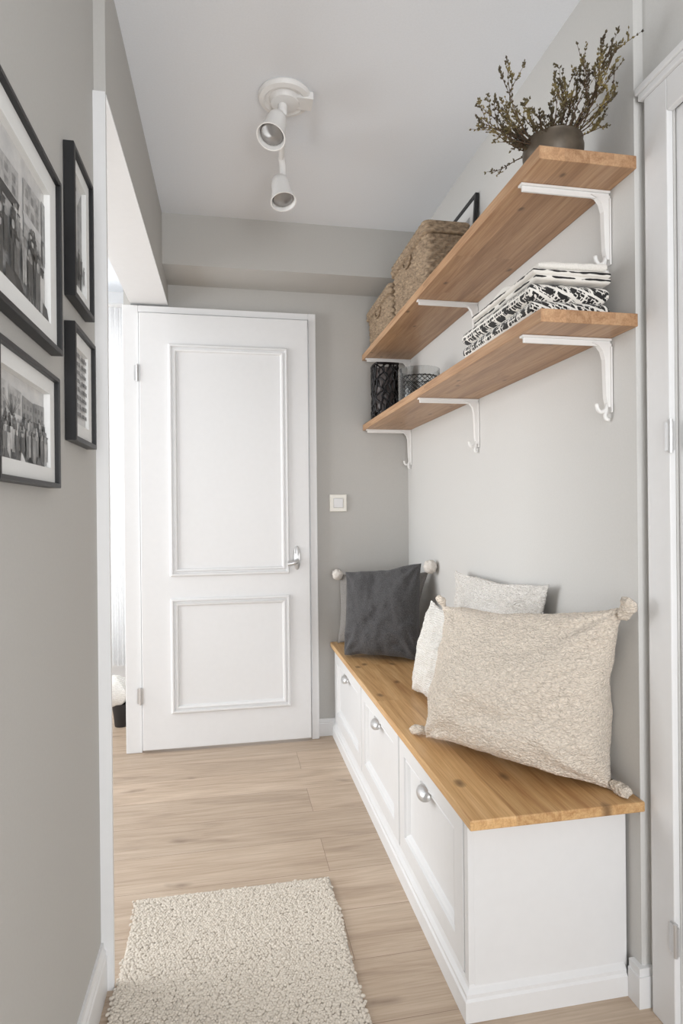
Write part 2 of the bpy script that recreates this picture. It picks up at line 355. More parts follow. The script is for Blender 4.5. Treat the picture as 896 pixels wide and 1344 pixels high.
# ------------------------------------------------------------ pictures on left wall
def gray(name,g,sc=40,var=.35):
    t=NT(name);t.b.inputs['Roughness'].default_value=.35;v=t.coord();n=t.n('ShaderNodeTexNoise',Scale=sc,Detail=5.0,Roughness=.65);t.l(v,n.inputs['Vector'])
    a=g*(1-var);b=min(1,g*(1+var));t.l(t.ramp(n.outputs['Fac'],[(.35,(a,a,a,1)),(.65,(b,b*.985,b*.96,1))]),t.b.inputs['Base Color']);return t.m
GR=[gray('print_black',.03),gray('print_charcoal',.065),gray('print_dark_grey',.13),gray('print_mid_grey',.24),gray('print_light_grey',.40),gray('print_pale',.58,25,.12)]
def street(y0,y1,z0,z1,seed,mode):
    rnd=random.Random(seed);V=[];F=[];Mi=[];lay=[0]
    W=y1-y0;Hh=z1-z0
    def poly(pts,m):
        lay[0]+=1;n=len(V)
        for u,v in pts: V.append((lay[0],y0+min(max(u,0),1)*W,z0+min(max(v,0),1)*Hh))
        F.append(tuple(range(n,n+len(pts))));Mi.append(m)
    def ell(cu,cv,ru,rv,m,k=10): poly([(cu+ru*math.cos(2*math.pi*i/k),cv+rv*math.sin(2*math.pi*i/k)) for i in range(k)],m)
    asp=Hh/W
    poly([(0,0),(1,0),(1,1),(0,1)],5)
    if mode=='portrait':
        poly([(0,0),(1,0),(1,.30),(0,.36)],3);poly([(0,.3),(.38,.34),(.42,.85),(0,1)],2);poly([(.62,.3),(1,.3),(1,1),(.60,.8)],3)
        for i in range(8):
            for j in range(4): poly([(.04+j*.09,.42+i*.065),(.085+j*.09,.42+i*.065),(.085+j*.09,.455+i*.065),(.04+j*.09,.455+i*.065)],1)
        for i in range(9):
            u=.1+.8*rnd.random();hgt=rnd.uniform(.16,.26);b=rnd.uniform(.02,.2);m=rnd.choice([0,0,1,2])
            w_=hgt*.22/ (1/asp)*1.3
            poly([(u-w_*.5,b),(u+w_*.5,b),(u+w_*.45,b+hgt*.55),(u+w_*.6,b+hgt*.8),(u-w_*.6,b+hgt*.8),(u-w_*.45,b+hgt*.5)],m);ell(u,b+hgt*.9,.05*.6,.05*.3,rnd.choice([0,4]))
    else:
        hz=.58 if mode=='street' else .5
        poly([(0,0),(1,0),(1,hz-.1),(0,hz-.05)],4 if mode=='street' else 3)
        x=0
        while x<1:
            w_=rnd.uniform(.16,.28);top=rnd.uniform(.74,.93);m=rnd.choice([3,3,4]);poly([(x,hz-.12),(x+w_,hz-.12),(x+w_,top),(x,top-rnd.uniform(-.04,.04))],m)
            for i in range(3):
                for j in range(2):
                    a=x+w_*(.12+.3*i);b=hz+.06+(top-hz-.08)*j/2
                    if a+w_*.15<1: poly([(a,b),(a+w_*.15,b),(a+w_*.15,b+(top-hz)*.2),(a,b+(top-hz)*.2)],m-1)
            if rnd.random()<.7: poly([(x+.01,hz-.02),(x+w_-.01,hz-.02),(x+w_+.01,hz+.05),(x-.01,hz+.05)],rnd.choice([0,4,5]))
            x+=w_+rnd.uniform(.01,.06)
        # a bare tree
        for q in range(14):
            an=rnd.uniform(.5,2.6);L=rnd.uniform(.15,.4);cx,cy=.3,hz+.02
            poly([(cx-.006,cy),(cx+.006,cy),(cx+L*.7*math.cos(an),cy+L*math.sin(an))],1)
        N=52 if mode=='street' else 64
        ps=sorted([(rnd.uniform(0,.46)**1.1) for _ in range(N)],reverse=True)
        for b in ps:
            u=rnd.uniform(.02,.98);hgt=.17+(.46-b)*.42;m=rnd.choice([0,1,1,2,2,3,4,5]);w_=hgt*.32*asp
            lean=rnd.uniform(-.01,.01)
            poly([(u-w_*.35,b),(u-w_*.05,b),(u,b+hgt*.4),(u+w_*.1,b),(u+w_*.4,b),(u+w_*.42,b+hgt*.5),(u+w_*.5+lean,b+hgt*.8),(u-w_*.5+lean,b+hgt*.8),(u-w_*.4,b+hgt*.4)],m)
            ell(u+lean,b+hgt*.88,w_*.28,hgt*.10,rnd.choice([0,1,3,4]))
            if rnd.random()<.3: ell(u+lean,b+hgt*.95,w_*.42,hgt*.035,0)
        for i in range(5):
            u=rnd.uniform(.05,.9);poly([(u,0),(u+rnd.uniform(.05,.16),0),(u+rnd.uniform(.02,.1),.1),(u+.01,.12)],rnd.choice([0,1,5]))
    return V,F,Mi
def textprint(y0,y1,z0,z1):
    rnd=random.Random(5);V=[];F=[];Mi=[];W=y1-y0;Hh=z1-z0
    def q(a,b,c,d,m,l):
        n=len(V);V.extend([(l,y0+a*W,z0+c*Hh),(l,y0+b*W,z0+c*Hh),(l,y0+b*W,z0+d*Hh),(l,y0+a*W,z0+d*Hh)]);F.append((n,n+1,n+2,n+3));Mi.append(m)
    q(0,1,0,1,5,1)
    for j in range(8):
        z=.88-j*.108
        for col in (.06,.54):
            x=col
            while x<col+.36:
                w_=rnd.uniform(.03,.10);q(x,min(x+w_,col+.40),z,z+rnd.uniform(.045,.062),rnd.choice([0,1,1,2]),2);x+=w_+.02
    return V,F,Mi
def picture(y0,y1,z0,z1,fw,mw,art,label,x=XN,depth=.019):
    e=empty('picture_frame',(x,(y0+y1)/2,z0));tag(e,label,'picture frame',group='framed pictures on the wall')
    fn=lambda u,v,h:(x+.001+h,u,v)
    V,F=ringvf(y0,y1,z0,z1,[(0,0),(0,depth),(.002,depth+.001),(fw-.001,depth+.001),(fw,depth-.001),(fw,.008)],fn);mk('frame',V,F,M_black,e)
    V,F=ringvf(y0+fw-.002,y1-fw+.002,z0+fw-.002,z1-fw+.002,[(0,.0105),(0,.0115),(mw,.0115),(mw+.001,.0015)],fn);mk('mount',V,F,M_mat,e)
    i=fw+mw-.004;V,F,Mi=art(y0+i,y1-i,z0+i,z1-i)
    L=max(v[0] for v in V);V=[(x+.003+.007*v[0]/L,v[1],v[2]) for v in V]
    F=[f if ((V[f[1]][1]-V[f[0]][1])*(V[f[2]][2]-V[f[0]][2])-(V[f[1]][2]-V[f[0]][2])*(V[f[2]][1]-V[f[0]][1]))>0 else f[::-1] for f in F]
    mk('print',V,F,None,e,mats=GR,fmat=Mi,recalc=False)
picture(.668,1.13,1.398,1.702,.009,.036,lambda a,b,c,d:street(a,b,c,d,3,'street'),'large black framed monochrome street photograph with white mount')
picture(1.220,1.388,1.538,1.833,.010,.028,lambda a,b,c,d:street(a,b,c,d,8,'portrait'),'narrow upright black framed monochrome photograph')
picture(1.215,1.395,1.261,1.488,.010,.030,textprint,'small black framed print with rows of text')
picture(.825,1.108,1.165,1.353,.008,.026,lambda a,b,c,d:street(a,b,c,d,12,'crowd'),'black framed monochrome crowd photograph with white mount')

# ------------------------------------------------------------ ceiling lamp
Lp=empty('ceiling_spotlight',(.18,1.90,ZC));tag(Lp,'white ceiling lamp with two adjustable spot heads','ceiling lamp')
V,F=join([xf(lathe(0,0,0,[(0,0),(.082,0),(.084,-.006),(.080,-.016),(.066,-.02),(.058,-.013),(.05,-.013),(.044,-.028),(.03,-.032),(0,-.032)],40),T(.185,1.9,ZC-.0005)),boxvf(.19,.272,1.868,1.925,ZC-.024,ZC-.001)])
mk('ceiling_plate',V,F,M_whitem,Lp,smooth=True,autosmooth=40)
V,F=join([tube([(.178,1.90,ZC-.03),(.178,1.90,2.372)],.015,14),tube([(.178,1.885,2.372),(.185,1.98,2.370),(.192,2.12,2.366)],.010,12),
  tube(smoothpts([(.192,2.115,2.37),(.198,2.13,2.35),(.199,2.135,2.315),(.194,2.13,2.285)]),.012,12)])
mk('lamp_arm',V,F,M_whitem,Lp,smooth=True,autosmooth=50)
hp=[(0,.045),(.014,.044),(.026,.036),(.030,.02),(.031,-.005),(.036,-.03),(.041,-.048),(.0425,-.052),(.039,-.052),(.033,-.03),(.02,-.018),(0,-.016)]
M_bulb=simple('reflector_bulb',(150,148,146),.25,.4)
def head(p,d):
    M=T(*p)@align((-Vector(d)))@Matrix.Scale(1.08,4)
    V,F=xf(lathe(0,0,0,hp,28),M);hd=mk('lamp_head',V,F,M_whitem,Lp,smooth=True,autosmooth=45)
    V,F=xf(lathe(0,0,0,[(0,-.02),(.02,-.022),(.034,-.040),(.03,-.044),(0,-.047)],20),M);mk('bulb',V,F,M_bulb,hd,smooth=True)
head((.152,1.885,2.33),(-.25,-.35,-.85))
head((.192,2.125,2.262),(.1,-.28,-.95))

# ------------------------------------------------------------ cushions
def cushion(name,BL,BR,TR,TL,th,mat,seed,n=56,k=.06,wr=.008,ear=0,sag=.25,parent=None,fr=2.2,nub=None,pw=.42,crease=1,full=2):
    BL,BR,TR,TL=map(Vector,(BL,BR,TR,TL))
    nrm=((BR-BL)+(TR-TL)).cross((TL-BL)+(TR-BR)).normalized()
    if nrm.y>0 : nrm=-nrm
    V=[];F=[]
    def pt(s,t,side):
        s2=s*(1-k*(1-t*t));t2=t*(1-k*(1-s*s))
        if ear:
            e=(abs(s)*abs(t))**10;s2+=math.copysign(ear*e,s);t2+=math.copysign(ear*e,t)
        s2+=.012*noise.noise(Vector((t*3,seed,1)));t2+=.012*noise.noise(Vector((s*3,seed,7)))
        a=(s2+1)/2;b=(t2+1)/2
        p=BL*(1-a)*(1-b)+BR*a*(1-b)+TR*a*b+TL*(1-a)*b
        m=max(0,(1-s*s))*max(0,(1-(t*t if t>0 else abs(t)**full)));h=th/2*m**pw*(1-sag*t*(1-.3*abs(s)))
        q=Vector((s*fr+seed,t*fr,seed*1.3+side))
        h+=wr*noise.fractal(q,1.0,2.0,3)*(m**.2)*2
        r=math.hypot(1-abs(s),1-abs(t));an=math.atan2(1-abs(t),1-abs(s))
        h+=crease*wr*.9*math.sin(an*9+seed)*math.exp(-((r-.35)/.25)**2)*m**.3
        h+=crease*wr*.5*(math.sin(s*23+seed*2)*math.exp(-(1-abs(t))/.14)+math.sin(t*21+seed)*math.exp(-(1-abs(s))/.14))*m**.35
        p=p+nrm*h*side
        w=noise.noise(Vector((s*2+seed,t*2,5)))*wr*1.2
        p+=Vector((w*.5,w*.3,w*.5))
        if nub:
            sc,am=nub;u=Vector((p.x*sc,p.y*sc,p.z*sc*1.7));p+=nrm*(1 if side>0 else -1)*am*noise.noise(u)*(1 if m>0 else .5)
            if m<.02: p.z+=am*.6*noise.noise(u*1.3)
        p.z=max(p.z,.4685+.0006*noise.noise(p*30));p.x=min(p.x,.902);p.y=min(p.y,2.974)
        return tuple(p)
    g={}
    def warp(i):
        x=i/n*2-1;return math.sin(x*math.pi/2)*.5+x*.5
    for side in (1,-1):
        for i in range(n+1):
            for j in range(n+1):
                bd_=i in(0,n) or j in(0,n)
                if bd_ and side==-1: g[(i,j,-1)]=g[(i,j,1)];continue
                g[(i,j,side)]=len(V);V.append(pt(warp(i),warp(j),side if not bd_ else 1e-9))
    for side in (1,-1):
        for i in range(n):
            for j in range(n): F.append((g[(i,j,side)],g[(i+1,j,side)],g[(i+1,j+1,side)],g[(i,j+1,side)]))
    return mk(name,V,F,mat,parent,smooth=True)
o=cushion('cushion',(.505,2.66,.475),(.80,2.47,.475),(.845,2.585,.885),(.535,2.78,.835),.17,M_dark,1.1,n=80,wr=.010,fr=1.8)
tag(o,'square charcoal grey linen cushion on the oak bench','cushion')
PC=empty('cushion',(.70,2.85,.468));tag(PC,'grey cushion with cream pompoms tucked behind the charcoal one','cushion')
cushion('cushion_cover',(.52,2.93,.47),(.86,2.77,.47),(.885,2.61,.84),(.53,2.92,.81),.07,M_gray,2.7,wr=.004,n=30,parent=PC)
def lump(name,c,rx,mat,parent,jag=.16,sp=6,M=None,rn=.1):
    V=[];F=[];nu,nv=28,18
    for j in range(nv+1):
        for i in range(nu):
            a=2*math.pi*i/nu;b=math.pi*j/nv;d=Vector((math.sin(b)*math.cos(a),math.sin(b)*math.sin(a),math.cos(b)))
            rr=(1+jag*noise.noise(d*sp+Vector(c)*9)+rn*random.uniform(-1,1));q=Vector((d.x*rx[0],d.y*rx[1],d.z*rx[2]))*rr
            if M is not None:q=M@q
            V.append(tuple(Vector(c)+q))
    for j in range(nv):
        for i in range(nu): F.append((j*nu+i,j*nu+(i+1)%nu,(j+1)*nu+(i+1)%nu,(j+1)*nu+i))
    V=[(min(x,.9),y,max(z,.4685)) for x,y,z in V]
    return mk(name,V,F,mat,parent,smooth=True)
lump('pompom',(.518,2.90,.812),(.026,)*3,M_pom,PC);lump('pompom',(.872,2.545,.872),(.029,)*3,M_pom,PC)
o=cushion('cushion',(.805,2.16,.472),(.84,1.56,.472),(.874,1.553,.905),(.855,2.19,.885),.09,M_cream,3.3,n=130,wr=.007,ear=.04,nub=(95,.003),fr=2.6)
tag(o,'cream waffle textured cushion leaning against the wall','cushion')
o=cushion('cushion',(.645,2.10,.472),(.700,1.80,.472),(.735,1.80,.78),(.70,2.045,.80),.09,M_cream2,4.2,n=90,wr=.006,nub=(70,.002))
tag(o,'off-white ribbed cushion between the charcoal and beige ones','cushion')
o=cushion('cushion',(.56,1.64,.480),(.86,1.262,.478),(.876,1.232,.888),(.628,1.70,.83),.31,M_beige,5.9,n=230,wr=.016,ear=.06,sag=.36,k=.055,nub=(130,.0032),pw=.50,fr=1.2,crease=.8,full=3.8)
tag(o,'large beige boucle cushion with knotted corners on the bench','cushion')
BG=o
def knot(c,dirv,r,L):
    d=Vector(dirv).normalized();c=Vector(c);pts=[c-d*L*.7,c-d*L*.2,c+d*L*.25,c+d*L*.6,c+d*L*.8]
    s=d.cross(Vector((.2,.3,.9))).normalized()
    pts[3]+=s*r*.5;pts[4]+=s*r*1.2
    P=smoothpts(pts,5);n=len(P);V,F=tube(P,[r*(.35+.9*math.sin(math.pi*min(1,(i+1)/(n+1)))**.6) for i in range(n)],16)
    V=[Vector(v)+Vector((noise.noise(Vector(v)*90),noise.noise(Vector(v)*90+Vector((5,5,5))),noise.noise(Vector(v)*90+Vector((9,2,1)))))*.006 for v in V]
    V=[(min(v.x,.9),v.y,max(v.z,.4685)) for v in V]
    mk('corner_knot',V,F,M_beige,BG,smooth=True)
knot((.872,1.205,.893),(.05,-.35,.55),.013,.034)
knot((.540,1.668,.485),(-.8,.35,.02),.011,.036)
knot((.868,1.232,.484),(.2,-.9,-.1),.012,.034)
knot((.622,1.712,.846),(-.3,.2,.7),.008,.022)

# ------------------------------------------------------------ rug
def rug():
    bm=bmesh.new();bmesh.ops.create_icosphere(bm,subdivisions=2,radius=1);
    bv=np.array([v.co[:] for v in bm.verts]);bf=np.array([[v.index for v in f.verts] for f in bm.faces]);bm.free()
    rng=np.random.default_rng(3);x0,x1,y0,y1=-.274,.292,.86,1.81;s=.0070
    nx=int((x1-x0)/s);ny=int((y1-y0)/s);V=[];F=[];c=0
    for j in range(ny):
        wob=.004*math.sin(j*.13)
        for i in range(nx):
            cx=x0+(i+.5+.5*(j%2))*s+rng.normal(0,.0010);cy=y0+(j+.5)*s+rng.normal(0,.0010)
            r=.0041*rng.uniform(.82,1.22);a=rng.uniform(0,6.28);st_=rng.uniform(1.0,1.4);hh=rng.uniform(.0088,.0110)
            if i==0 or i==nx-1 or j==ny-1:
                hh*=.75;cx+=rng.normal(0,.003);cy+=rng.normal(0,.003)
            v=bv*np.array([r*st_,r,r*.9])
            ca,sa=math.cos(a),math.sin(a);v=v@np.array([[ca,sa,0],[-sa,ca,0],[0,0,1]])
            V.append(v+np.array([cx+wob,cy,hh]));F.append(bf+c);c+=len(bv)
    V=np.concatenate(V);F=np.concatenate(F)
    bvv,bff=boxvf(x0+.004,x1-.004,y0,y1-.003,.0005,.0085)
    V=np.concatenate([V,np.array(bvv)]);
    me=bpy.data.meshes.new('rug');o0=np.array([0,1.3,0]);V=V-o0
    nf=len(F);me.vertices.add(len(V));me.vertices.foreach_set('co',V.ravel())
    me.loops.add(nf*3+24);me.loops.foreach_set('vertex_index',np.concatenate([F.ravel(),(np.array(bff)+c).ravel()]))
    me.polygons.add(nf+6);me.polygons.foreach_set('loop_start',np.concatenate([np.arange(nf)*3,nf*3+np.arange(6)*4]));
    me.update(calc_edges=True);me.validate();me.polygons.foreach_set('use_smooth',[True]*len(me.polygons))
    me.materials.append(M_rug);o=bpy.data.objects.new('rug',me);o.location=o0;link(o)
    tag(o,'cream looped wool rug on the oak floor','rug')
rug()

# ------------------------------------------------------------ baskets
def wicker():
    t=NT('wicker');v=t.coord();n=t.n('ShaderNodeTexNoise',Scale=70.0,Detail=4.0);t.l(v,n.inputs['Vector'])
    mp=t.n('ShaderNodeMapping');mp.inputs['Scale'].default_value=(30,30,120);t.l(v,mp.inputs['Vector']);n2=t.n('ShaderNodeTexNoise',Scale=1.5,Detail=2.0);t.l(mp.outputs[0],n2.inputs['Vector'])
    c=t.mix(.5,t.ramp(n.outputs['Fac'],[(.3,lin((100,82,64))),(.7,lin((172,149,122)))]),t.ramp(n2.outputs['Fac'],[(.3,lin((104,86,68))),(.7,lin((184,162,135)))]))
    t.l(c,t.b.inputs['Base Color']);t.b.inputs['Roughness'].default_value=.7;t.bump(n2.outputs['Fac'],.5,.002);return t.m
M_wick=wicker()
def weave(x0,x1,y0,y1,z0,z1,taper,amp,row):
    cx,cy=(x0+x1)/2,(y0+y1)/2;hx,hy=(x1-x0)/2,(y1-y0)/2;r=.022
    P=[]
    def arc(ax,ay,a0):
        for k in range(5): a=a0+math.pi/2*k/5;P.append((ax+r*math.cos(a),ay+r*math.sin(a),math.cos(a),math.sin(a)))
    def seg(a,b,nx,ny):
        m=max(2,int(math.dist(a,b)/.0055))
        for k in range(m): P.append((a[0]+(b[0]-a[0])*k/m,a[1]+(b[1]-a[1])*k/m,nx,ny))
    seg((hx,-hy+r),(hx,hy-r),1,0);arc(hx-r,hy-r,0);seg((hx-r,hy),(-hx+r,hy),0,1);arc(-hx+r,hy-r,math.pi/2)
    seg((-hx,hy-r),(-hx,-hy+r),-1,0);arc(-hx+r,-hy+r,math.pi);seg((-hx+r,-hy),(hx-r,-hy),0,-1);arc(hx-r,-hy+r,math.pi*1.5)
    N=len(P);rows=int((z1-z0)/row)*4;V=[];F=[]
    for j in range(rows+1):
        tt=j/rows;sc=1-taper*(1-tt);ph=j/4
        for i,(px_,py_,nx,ny) in enumerate(P):
            w=abs(math.sin(math.pi*ph))*amp*(.35+.65*math.sin(i*math.pi/3+math.pi*(int(ph)%2)))
            V.append((cx+px_*sc+nx*w,cy+py_*sc+ny*w,z0+(z1-z0)*tt))
    for j in range(rows):
        for i in range(N): a=j*N+i;b=j*N+(i+1)%N;F.append((a,b,b+N,a+N))
    F.append(tuple(range(N)));F.append(tuple(range(rows*N,rows*N+N)))
    return V,F
def basket(x0,x1,y0,y1,z0,z1,label):
    e=empty('wicker_basket',((x0+x1)/2,(y0+y1)/2,z0));tag(e,label,'basket',group='wicker baskets on the upper shelf')
    V,F=weave(x0+.010,x1-.010,y0+.010,y1-.010,z0+.001,z1-.042,.05,.008,.013);mk('basket_body',V,F,M_wick,e,smooth=True)
    V,F=weave(x0,x1,y0,y1,z1-.040,z1,.0,.006,.013);mk('basket_lid',V,F,M_wick,e,smooth=True)
    V,F=join([tube([(x0+.002,(y0+y1)/2-.05*math.cos(a),z1-.050-.03*math.sin(a)) for a in [math.pi*k/10 for k in range(11)]],.0045,6)])
    mk('handle',V,F,M_wick,e,smooth=True)
basket(.688,.862,2.035,2.490,1.912,2.152,'brown lidded wicker basket at the middle of the upper shelf')
basket(.690,.862,2.520,2.960,1.912,2.112,'brown lidded wicker basket beside the rear wall on the shelf')
e=empty('picture_frame',(.88,2.25,1.912));tag(e,'thin black picture frame leaning on the wall behind a basket','picture frame')
Mx=lambda u,v,h:(.872+.026*(v-1.912)/.36-h,u,v)
V,F=ringvf(2.055,2.42,1.9135,2.275,[(0,-.005),(0,.008),(.012,.008),(.012,.0)],Mx);mk('frame',V,F,M_black,e)
V,F=ringvf(2.065,2.41,1.9235,2.265,[(0,-.002),(0,.001),(.05,.001)],Mx);mk('mount',V,F,M_mat,e)
V,F=ringvf(2.11,2.365,1.968,2.22,[(0,-.001),(0,.0005)],Mx,True);mk('print',V,F,GR[4],e)

# ------------------------------------------------------------ lower shelf vessels
ZS=1.558
M_blk=simple('glossy_black_metal',(20,18,20),.18,.4,120,.2,.3,.002)
M_drk=simple('dark_liner',(30,27,27),.5)
def lattice(cx,cy,z0,z1,rad,n,m,rw,jit,sq=False):
    parts=[];random.seed(n*m)
    def pos(a,z):
        if sq:
            c,s=math.cos(a),math.sin(a);k=1/max(abs(c),abs(s))**.75;return (cx+rad*c*k,cy+rad*s*k,z)
        return (cx+rad*math.cos(a),cy+rad*math.sin(a),z)
    for sgn in (1,-1):
        for i in range(n):
            a0=2*math.pi*i/n;pts=[]
            for k in range(m+1):
                t=k/m;a=a0+sgn*t*1.6+random.uniform(-jit,jit);pts.append(pos(a,z0+(z1-z0)*t))
            parts.append(tube(pts,rw,5))
    for z in (z0+.003,z1-.003):
        parts.append(tube([pos(2*math.pi*k/32,z) for k in range(33)],rw*1.3,6))
    return join(parts)
e=empty('candle_lantern',(.745,2.82,ZS));tag(e,'black openwork lantern vase on the lower shelf','lantern')
V,F=lattice(.745,2.82,ZS+.001,1.825,.058,15,12,.0044,.20,True);mk('lantern_shell',V,F,M_blk,e,smooth=True)
V,F=xf(lathe(0,0,0,[(0,.004),(.045,.004),(.045,.25),(.041,.25),(.041,.01),(0,.01)],24),T(.745,2.82,ZS));mk('liner',V,F,simple('smoky_glass',(96,88,86),.2),e,smooth=True,autosmooth=40)
e=empty('glass_vase',(.775,2.38,ZS));tag(e,'clear glass vase with a band of dark wire inside','vase')
t=NT('clear_glass');t.b.inputs['Transmission Weight'].default_value=1;t.b.inputs['Roughness'].default_value=.02;t.b.inputs['IOR'].default_value=1.35
nz=t.n('ShaderNodeTexNoise',Scale=8.0);t.l(t.coord(),nz.inputs['Vector']);t.l(t.ramp(nz.outputs['Fac'],[(0,(.72,.73,.73,1)),(1,(.84,.85,.85,1))]),t.b.inputs['Base Color'])
V,F=xf(lathe(0,0,0,[(0,.003),(.080,.003),(.086,.01),(.086,.142),(.082,.142),(.081,.014),(0,.012)],40),T(.775,2.38,ZS));gb=mk('glass_body',V,F,t.m,e,smooth=True,autosmooth=40)
V,F=lattice(.775,2.38,ZS+.014,1.670,.074,22,8,.0016,.02);mk('wire_holder',V,F,M_blk,e,smooth=True)

# ------------------------------------------------------------ folded blankets
def blanketmat(name,mode,base=(232,228,221)):
    t=NT(name);t.b.inputs['Roughness'].default_value=.95;t.b.inputs['Sheen Weight'].default_value=.15
    v=t.coord();W=lin(base);K=(.018,.017,.017,1)
    n=t.n('ShaderNodeTexNoise',Scale=400.0,Detail=2.0);t.l(v,n.inputs['Vector'])
    if mode=='print':
        sp=t.n('ShaderNodeSeparateXYZ');t.l(v,sp.inputs[0])
        ad=t.n('ShaderNodeMath',_operation='ADD');t.l(sp.outputs[0],ad.inputs[0]);t.l(sp.outputs[1],ad.inputs[1])
        ad2=t.n('ShaderNodeMath',_operation='MULTIPLY_ADD');t.l(sp.outputs[0],ad2.inputs[0]);ad2.inputs[1].default_value=.4;t.l(sp.outputs[2],ad2.inputs[2])
        cb=t.n('ShaderNodeCombineXYZ');t.l(ad.outputs[0],cb.inputs[0]);t.l(ad2.outputs[0],cb.inputs[1])
        ns=t.n('ShaderNodeTexNoise',Scale=45.0);t.l(v,ns.inputs['Vector'])
        va=t.n('ShaderNodeVectorMath',_operation='MULTIPLY_ADD');t.l(ns.outputs['Color'],va.inputs[0]);va.inputs[1].default_value=(.008,.005,0);t.l(cb.outputs[0],va.inputs[2])
        def brick(w_,h_,m_,off):
            br=t.n('ShaderNodeTexBrick',Scale=1.0,Mortar_Size=m_,Mortar_Smooth=0.0,Brick_Width=w_,Row_Height=h_);br.offset=off
            t.l(va.outputs[0],br.inputs['Vector']);return br.outputs['Fac']
        a=brick(.046,.028,.0030,.35);b=brick(.0125,.0085,.0012,.5)
        n3=t.n('ShaderNodeTexNoise',Scale=40.0);t.l(v,n3.inputs['Vector'])
        g=t.ramp(n3.outputs['Fac'],[(.47,(0,0,0,1)),(.50,(1,1,1,1))])
        m=t.n('ShaderNodeMath',_operation='MULTIPLY');t.l(b,m.inputs[0]);t.l(g,m.inputs[1])
        mx=t.n('ShaderNodeMath',_operation='MAXIMUM');t.l(a,mx.inputs[0]);t.l(m.outputs[0],mx.inputs[1])
        n4=t.n('ShaderNodeTexNoise',Scale=75.0);t.l(v,n4.inputs['Vector'])
        mx2=t.n('ShaderNodeMath',_operation='MAXIMUM');t.l(mx.outputs[0],mx2.inputs[0]);t.l(t.ramp(n4.outputs['Fac'],[(.63,(0,0,0,1)),(.65,(1,1,1,1))]),mx2.inputs[1])
        c=t.mix(mx2.outputs[0],K,W)
    elif mode=='stripe':
        w=t.n('ShaderNodeTexWave',Scale=22.0,Distortion=1.5,Detail=1.0);w.bands_direction='Z';t.l(v,w.inputs['Vector'])
        w2=t.n('ShaderNodeTexNoise',Scale=30.0);t.l(v,w2.inputs['Vector'])
        m=t.n('ShaderNodeMath',_operation='MULTIPLY');t.l(w.outputs['Fac'],m.inputs[0]);t.l(w2.outputs['Fac'],m.inputs[1])
        c=t.mix(t.ramp(m.outputs[0],[(.38,(1,1,1,1)),(.41,(0,0,0,1))]),W,K) if False else t.mix(t.ramp(m.outputs[0],[(.40,(1,1,1,1)),(.43,(0,0,0,1))]),K,W)
    else: c=t.ramp(n.outputs['Fac'],[(.3,tuple(x*.88 for x in W[:3])+(1,)),(.7,W)])
    t.l(c,t.b.inputs['Base Color']);t.bump(n.outputs['Fac'],.5,.001);return t.m
def slab(x0,x1,y0,y1,z0,h,seed,amp=.004):
    V=[];F=[];nx,ny,r=30,40,h/2
    g={}
    for side in (0,1):
        for i in range(nx+1):
            for j in range(ny+1):
                s=i/nx*2-1;t_=j/ny*2-1
                s=math.copysign(1-(1-abs(s))**1.6,s);t_=math.copysign(1-(1-abs(t_))**1.6,t_)
                x=(x0+x1)/2+s*(x1-x0)/2;y=(y0+y1)/2+t_*(y1-y0)/2
                de=min((1-abs(s))*(x1-x0)/2,(1-abs(t_))*(y1-y0)/2);pr_=1 if de>r else math.sqrt(max(0,1-((r-de)/r)**2))
                nz_=noise.fractal(Vector((x*14+seed,y*14,seed)),1,2,3)*amp
                z=z0+r+(r*pr_ if side else -r*pr_)+ (nz_ if side else nz_*.0)
                nn=noise.noise(Vector((x*9,y*9,seed*3)))*amp*1.2
                b=i in(0,nx) or j in(0,ny)
                if b and side: g[(i,j,1)]=g[(i,j,0)];continue
                g[(i,j,side)]=len(V);V.append((min(x+nn,.9),y+nn,z))
    for side in (0,1):
        for i in range(nx):
            for j in range(ny):F.append((g[(i,j,side)],g[(i+1,j,side)],g[(i+1,j+1,side)],g[(i,j+1,side)]))
    return V,F
def blanket(z0,lay,h,seed,mat,label,x0=.677,x1=.878,y0=1.262,y1=1.64,amp=.002):
    parts=[]
    for k in range(lay):
        random.seed(seed*10+k);d=[random.uniform(-.005,.005) for _ in range(4)]
        parts.append(slab(x0+d[0],x1+d[1],y0+d[2],y1+d[3],z0+k*h*.93,h,seed+k,amp))
    V,F=join(parts);o=mk('folded_blanket',V,F,mat,smooth=True);tag(o,label,'blanket',group='folded blankets on the lower shelf')
blanket(ZS+.001,2,.043,1,blanketmat('blanket_print','print'),'folded white blanket with dense black print on the shelf',amp=.0015,y1=1.67)
blanket(ZS+.0865,2,.014,2,blanketmat('blanket_stripe','stripe'),'folded cream blanket with black woven stripes in the stack',x0=.686,y0=1.258,y1=1.61)
blanket(ZS+.1155,1,.017,3,blanketmat('blanket_plain','plain'),'folded plain cream blanket on top of the stack',x0=.70,y0=1.27,y1=1.54,amp=.008)

